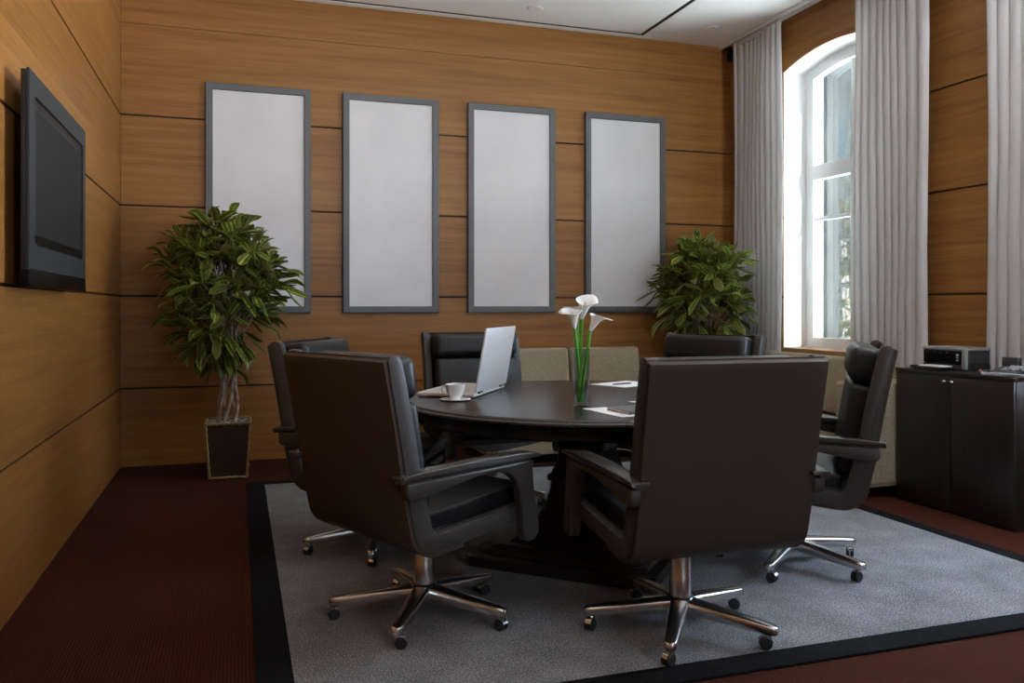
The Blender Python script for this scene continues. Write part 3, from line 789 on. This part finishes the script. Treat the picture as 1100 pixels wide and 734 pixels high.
def quad_sheet(name, label, cx, cy, w, d, rot, z, th=.0012, group='papers on the table', curl=.0):
    m = MB(); m.box(-w / 2, w / 2, -d / 2, d / 2, 0, th, bev=.0003, seg=1)
    o = m.build(name, M['paper'], loc=(cx, cy, z), rotz=R(rot)); tag(o, label, 'paper', group); return o
quad_sheet('paper_sheet', 'white sheet of paper on the far side of the table, topped by a pen', 2.067, 4.254, .32, .25, 24.7, TH)
quad_sheet('paper_sheet', 'white sheet of paper beside the one with the pen, far side of the table', 2.235, 4.005, .30, .22, 18, TH)
quad_sheet('paper_sheet', 'white sheet of paper under the grey notebook on the table', 1.536, 3.144, .25, .305, 7.4, TH)
quad_sheet('paper_sheet', 'white sheet of paper behind the grey notebook, mostly hidden by the foreground chair', 1.86, 3.385, .30, .21, 10, TH)
m = MB(); m.tube([(0, -.065, .005), (0, .055, .005), (0, .065, .005)], [.0045, .0045, .0015], 10); m.box(-.001, .001, .0, .05, .0085, .0105)
tag(m.build('pen', M['grey_alu'], loc=(2.03, 4.22, TH + .0013), rotz=R(-75)), 'grey pen lying on the white sheet at the far side of the table', 'pen')
t = thing('notebook', 'closed dark grey notebook lying on a sheet of paper near the table edge', 'notebook', (1.62, 3.125, TH + .0014), R(96))
m = MB(); m.box(-.09, .09, -.145, .145, .010, .0125, bev=.001, seg=1); m.box(-.09, .09, -.145, .145, 0, .0025, bev=.001, seg=1); m.box(-.091, -.0885, -.145, .145, 0, .0125, bev=.001, seg=1); m.build('cover', M['grey_alu'], t)
m = MB(); m.box(-.088, .086, -.141, .141, .0026, .0099); m.build('pages', M['paper'], t)

# ------------------------------------------------------------------ plants
def leaf_rings(m_bm, uvl, base, dirv, L_, W_, droop, roll):
    d = dirv.normalized(); side = d.cross(Vector((0, 0, 1)))
    if side.length < .05: side = Vector((1, 0, 0))
    side.normalize(); nrm = side.cross(d).normalized()
    side = (Matrix.Rotation(roll, 3, d) @ side); nrm = (Matrix.Rotation(roll, 3, d) @ nrm)
    prof = [(0, .06), (.10, .12), (.25, .42), (.42, .74), (.60, .97), (.75, 1.0), (.89, .68), (1., .08)]
    rows = []
    wv = random.uniform(-.10, .10)
    for u, w in prof:
        c = base + d * (L_ * u) - Vector((0, 0, 1)) * (droop * L_ * u * u) + nrm * (wv * L_ * math.sin(u * 6))
        hw = W_ * w * .5
        rows.append([c - side * hw + nrm * hw * .38, c, c + side * hw + nrm * hw * .38])
    V = [[m_bm.verts.new(p) for p in r] for r in rows]
    for i in range(len(rows) - 1):
        for j in range(2):
            f = m_bm.faces.new([V[i][j], V[i][j + 1], V[i + 1][j + 1], V[i + 1][j]]); f.smooth = True
            us = (j * .5, j * .5 + .5, j * .5 + .5, j * .5); vs = (prof[i][0], prof[i][0], prof[i + 1][0], prof[i + 1][0])
            for lp, uu, vv in zip(f.loops, us, vs): lp[uvl].uv = (uu, vv)
def plant(label, x, y, zlo, zhi, rx, ry, n_ros, pot, seed, leaf=(.20, .30), xlim=None, ylim=None, zpot=.42, wide=.0, cx=0.):
    random.seed(seed)
    t = thing('potted_plant', label, 'plant', (x, y, 0))
    # planter: tapered square box with studded gold edging
    pw, bw_ = .150, .125
    m = MB(); m.loft([[(sx_ * a, sy_ * a, z) for sx_, sy_ in ((-1, -1), (1, -1), (1, 1), (-1, 1))] for a, z in ((bw_, .0), (pw, zpot), (pw - .02, zpot), (pw - .03, zpot - .05))])
    m.build('planter', M['planter'], t, smooth=20)
    m = MB()
    def edge(a, b, r=.0105):
        a, b = Vector(a), Vector(b); m.tube([a, b], r, 6)
        k = int((b - a).length / .055)
        for i in range(k + 1):
            p = a.lerp(b, (i + .5) / (k + 1)); m.sphere(p, .0128, seg=8)
    for i in range(4):
        s0 = ((-1, -1), (1, -1), (1, 1), (-1, 1))[i]; s1 = ((-1, -1), (1, -1), (1, 1), (-1, 1))[(i + 1) % 4]
        q = pw - .004; q2 = bw_ - .002
        edge((s0[0] * q, s0[1] * q, zpot - .002), (s1[0] * q, s1[1] * q, zpot - .002))
        edge((s0[0] * q2, s0[1] * q2, .016), (s1[0] * q2, s1[1] * q2, .016))
        edge((s0[0] * q, s0[1] * q, zpot - .01), (s0[0] * q2, s0[1] * q2, .016))
    m.build('studded_edging', M['gold'], t)
    m = MB(); g = []
    for i in range(9):
        g.append([(-.128 + .032 * i, -.128 + .032 * j, zpot - .012 + random.uniform(-.004, .012)) for j in range(9)])
    m.sheet(g); m.box(-.126, .126, -.126, .126, zpot - .05, zpot - .016); m.build('pebbles', M['pebble'], t)
    # rosette tips
    zc, rz = (zlo + zhi) / 2, (zhi - zlo) / 2
    tips = []
    tries = 0
    while len(tips) < n_ros and tries < 4000:
        tries += 1
        v = Vector((random.gauss(0, 1), random.gauss(0, 1), random.gauss(0, 1))).normalized() * (random.uniform(.25, 1) ** .45)
        k = 1. - wide * max(0, -v.z)                            # narrower below
        k *= .86 + .24 * math.sin(3 * math.atan2(v.y, v.x) + seed) * math.sin(4 * v.z + seed)
        p = Vector((cx + v.x * rx * k, v.y * ry * k, zc + v.z * rz))
        if all((p - q).length > .113 for q in tips): tips.append(p)
    # trunks
    trunks = []
    for i in range(6):
        a = 2 * PI * i / 6 + .4; pts = []; rad = []
        for j in range(14):
            u = j / 13; z = zpot - .04 + u * (zc + .1 - zpot)
            rr = .068 * (1 - .25 * math.sin(u * PI)) + .05 * max(0, u - .5)
            b = a + 2.3 * u + .25 * math.sin(u * 9 + i)
            pts.append(Vector((rr * math.cos(b) + .008 * math.sin(u * 21 + i), rr * math.sin(b), z))); rad.append(.0135 * (1 - .45 * u))
        trunks.append(pts); m = MB(); m.tube(pts, rad, 8); m.build('trunk', M['bark'], t)
    m = MB()
    for p in tips:
        tr = min(trunks, key=lambda q: (q[9] - p).length); a = tr[min(13, max(6, int(13 * (p.z - .1 - zpot) / (zc + .1 - zpot))))]
        mid = a.lerp(p, .55) + Vector((0, 0, -.03)); m.tube([a, mid, p], [.006, .005, .0035], 5, caps=False)
    m.build('twigs', M['bark'], t)
    bm = bmesh.new(); uvl = bm.loops.layers.uv.new('UVMap')
    for p in tips:
        outv = Vector((p.x / rx, p.y / ry, (p.z - zc) / rz)); n = random.randint(9, 12); a0 = random.uniform(0, 6)
        ax = (outv.normalized() * .8 + Vector((0, 0, .95))).normalized()
        if p.z < zlo + .45 * rz: ax = (outv.normalized() * .8 + Vector((0, 0, .1))).normalized()
        qd = Vector((0, 0, 1)).rotation_difference(ax)
        for k in range(n):
            a = a0 + 2.4 * k; el = .20 + .95 * (k / n) + random.uniform(-.2, .2)
            d = qd @ Vector((math.cos(a) * math.cos(el), math.sin(a) * math.cos(el), math.sin(el)))
            L_ = random.uniform(*leaf) * (1. - .25 * k / n); W_ = L_ * random.uniform(.25, .34)
            if p.z < zlo + .35 * rz: d.z -= .25
            if k == 0 and random.random() < .8: d.z -= .2
            e = p + d.normalized() * L_
            if ylim is not None and y + e.y > ylim: d.y = -abs(d.y)
            if xlim is not None and x + e.x > xlim: d.x = -abs(d.x)
            e = p + d.normalized() * L_
            if (ylim is not None and y + e.y > ylim) or (xlim is not None and x + e.x > xlim): continue
            leaf_rings(bm, uvl, p + ax * random.uniform(-.03, .02), d, L_, W_, random.uniform(.02, .30), random.uniform(-.7, .7))
    me = bpy.data.meshes.new('foliage'); bm.to_mesh(me); bm.free(); me.materials.append(M['leaf'])
    for p in me.polygons: p.use_smooth = True
    o = bpy.data.objects.new('foliage', me); col.objects.link(o); o.parent = t
    return t
plant('tall leafy plant with braided stems in a square gold edged planter by the left corner', -.065, 6.25, .84, 1.80, .38, .32, 64, None, 11, ylim=6.80, xlim=None, wide=.5, zpot=.395, cx=-.05)
plant('bushy leafy plant in the far corner between the last board and the curtain', 3.79, 6.27, .95, 1.72, .33, .32, 56, None, 23, ylim=6.80, xlim=4.24, wide=.15)

# ------------------------------------------------------------------ ceiling downlights
proto = None
for i, (x, y, lab) in enumerate(((2.31, 6.43, 'round recessed ceiling spotlight inside the black ceiling slot'), (3.935, 6.40, 'round recessed ceiling spotlight near the curtain, outside the black ceiling slot'))):
    if proto is None:
        proto = thing('ceiling_spotlight', lab, 'ceiling light', group='recessed ceiling spotlights'); o = proto
        m = MB(); m.lathe([(.034, -.012), (.040, -.014), (.058, -.010), (.062, -.001), (.045, -.001)], 32); m.build('ring', M['white_frame'], proto)
        m = MB(); m.lathe([(.001, -.006), (.02, -.010), (.038, -.006), (.038, -.001)], 24); m.build('lens', M['printer_grey'], proto)
    else: o = dup(proto, (0, 0, 0), 0, lab)
    o.location = (x, y, H)

# ------------------------------------------------------------------ outside the window
m = MB(); m.prism([(13.2 + 7 * math.cos(PI * k / 12), 16 + 7 * math.sin(PI * k / 12)) for k in range(24)], 'Z', -.7, -.5)
tag(m.build('lawn', M['grass']), 'green lawn outside the arched window', 'lawn', kind='structure')
t = thing('stone_building', 'pale building seen through the arched window', 'building', (17, 21, -.5), R(-38))
m = MB(); m.box(-9, 9, 0, 4, 0, 9, bev=.05); m.build('facade', M['facade'], t)
m = MB(); m.box(-9.3, 9.3, -.3, 4.3, 9, 9.4, bev=.08); m.box(-9.1, 9.1, -.12, .1, 4.3, 4.6, bev=.04); m.build('cornice', M['stone'], t)
for r in range(2):
    for k in range(7):
        m = MB(); xx = -7.8 + 2.6 * k; zz = 1.2 + 4.2 * r; m.box(xx - .55, xx + .55, -.04, .05, zz, zz + 2.1, bev=.03); w_ = m.build('window', M['stone'], t)
        m = MB(); m.box(xx - .45, xx + .45, -.05, -.02, zz + .1, zz + 2.0); m.build('pane', M['facade_window'], w_)
def garden_tree(label, x, y, r, h, seed):
    random.seed(seed)
    t = thing('garden_shrub', label, 'shrub', (x, y, -.5))
    m = MB(); m.tube([(0, 0, 0), (.03, 0, h * .4), (0, .04, h * .8)], [.08, .06, .03], 8); m.build('trunk', M['bark'], t)
    bm = bmesh.new(); uvl = bm.loops.layers.uv.new('UVMap')
    for i in range(1500):
        v = Vector((random.gauss(0, 1), random.gauss(0, 1), random.gauss(0, 1))).normalized() * random.uniform(.4, 1) ** .4
        p = Vector((v.x * r, v.y * r, h * .55 + v.z * h * .5)); d = Vector((random.gauss(0, 1), random.gauss(0, 1), random.gauss(.2, .6)))
        leaf_rings(bm, uvl, p, d, random.uniform(.16, .28), .11, .2, random.uniform(-1, 1))
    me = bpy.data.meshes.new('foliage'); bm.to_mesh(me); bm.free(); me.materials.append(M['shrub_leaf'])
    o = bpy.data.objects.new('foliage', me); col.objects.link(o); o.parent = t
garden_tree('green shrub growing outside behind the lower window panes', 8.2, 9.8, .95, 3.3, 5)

# ------------------------------------------------------------------ light and camera
w = bpy.data.worlds.new('World'); scene.world = w; w.use_nodes = True
bg = w.node_tree.nodes['Background']; 
def sky():
    nt = w.node_tree; N = nt.nodes.new; L = nt.links.new
    tc = N('ShaderNodeTexCoord'); sep = N('ShaderNodeSeparateXYZ'); L(tc.outputs['Generated'], sep.inputs[0])
    ma = N('ShaderNodeMapRange'); ma.inputs['From Min'].default_value = -1; ma.inputs['From Max'].default_value = 1
    L(sep.outputs['Z'], ma.inputs['Value'])
    cr = N('ShaderNodeValToRGB'); e = cr.color_ramp.elements
    e[0].position = .0; e[0].color = (3.6, 3.68, 3.85, 1)          # sunlit paving below
    e[1].position = 1.; e[1].color = (.22, .31, .46, 1)
    q = e.new(.47); q.color = (2.9, 2.97, 3.1, 1); q = e.new(.52); q.color = (.58, .67, .80, 1)
    L(ma.outputs[0], cr.inputs['Fac']); L(cr.outputs['Color'], bg.inputs['Color'])
sky()
bg.inputs['Strength'].default_value = 7.0
for i, (a, b) in enumerate(WIN):
    l = bpy.data.lights.new('window_portal', 'AREA'); l.shape = 'RECTANGLE'; l.size = 2.5; l.size_y = b - a + .1
    l.cycles.is_portal = True
    o = bpy.data.objects.new('window_portal', l); col.objects.link(o)
    o.location = (XR + .60, (a + b) / 2, (ZS + SPRING + RISE) / 2); o.rotation_euler = (0, PI / 2, 0)
l = bpy.data.lights.new('window_portal', 'AREA'); l.shape = 'RECTANGLE'; l.size = FWX1 - FWX0; l.size_y = FWZ1 - FWZ0; l.cycles.is_portal = True  # portal of the added fill window
o = bpy.data.objects.new('window_portal', l); col.objects.link(o); o.location = ((FWX0 + FWX1) / 2, YF - .25, (FWZ0 + FWZ1) / 2); o.rotation_euler = (PI / 2, 0, 0)
sun = bpy.data.lights.new('sun', 'SUN'); sun.energy = 14.; sun.angle = R(1.5); sun.color = (1., .95, .88)
so = bpy.data.objects.new('sun', sun); col.objects.link(so)
d = Vector((-.52, 1., -.62)).normalized(); so.rotation_euler = d.to_track_quat('-Z', 'Y').to_euler()

cam = bpy.data.cameras.new('camera'); co = bpy.data.objects.new('camera', cam); col.objects.link(co)
cam.sensor_width = 36; cam.lens = 897.5 / 1100 * 36; cam.shift_y = -37 / 1100; cam.clip_start = .05; cam.clip_end = 300
co.location = (0, 0, 1.2); co.rotation_euler = (PI / 2, 0, R(-18.16))
scene.camera = co
scene.view_settings.view_transform = 'Standard'; scene.view_settings.look = 'None'
scene.view_settings.exposure = 2.3; scene.view_settings.gamma = 1.; scene.view_settings.use_curve_mapping = False
scene.cycles.use_denoising = True
scene.cycles.max_bounces = 10; scene.cycles.diffuse_bounces = 6; scene.cycles.transparent_max_bounces = 12
scene.cycles.sample_clamp_indirect = 8.
scene.cycles.caustics_reflective = False; scene.cycles.caustics_refractive = False
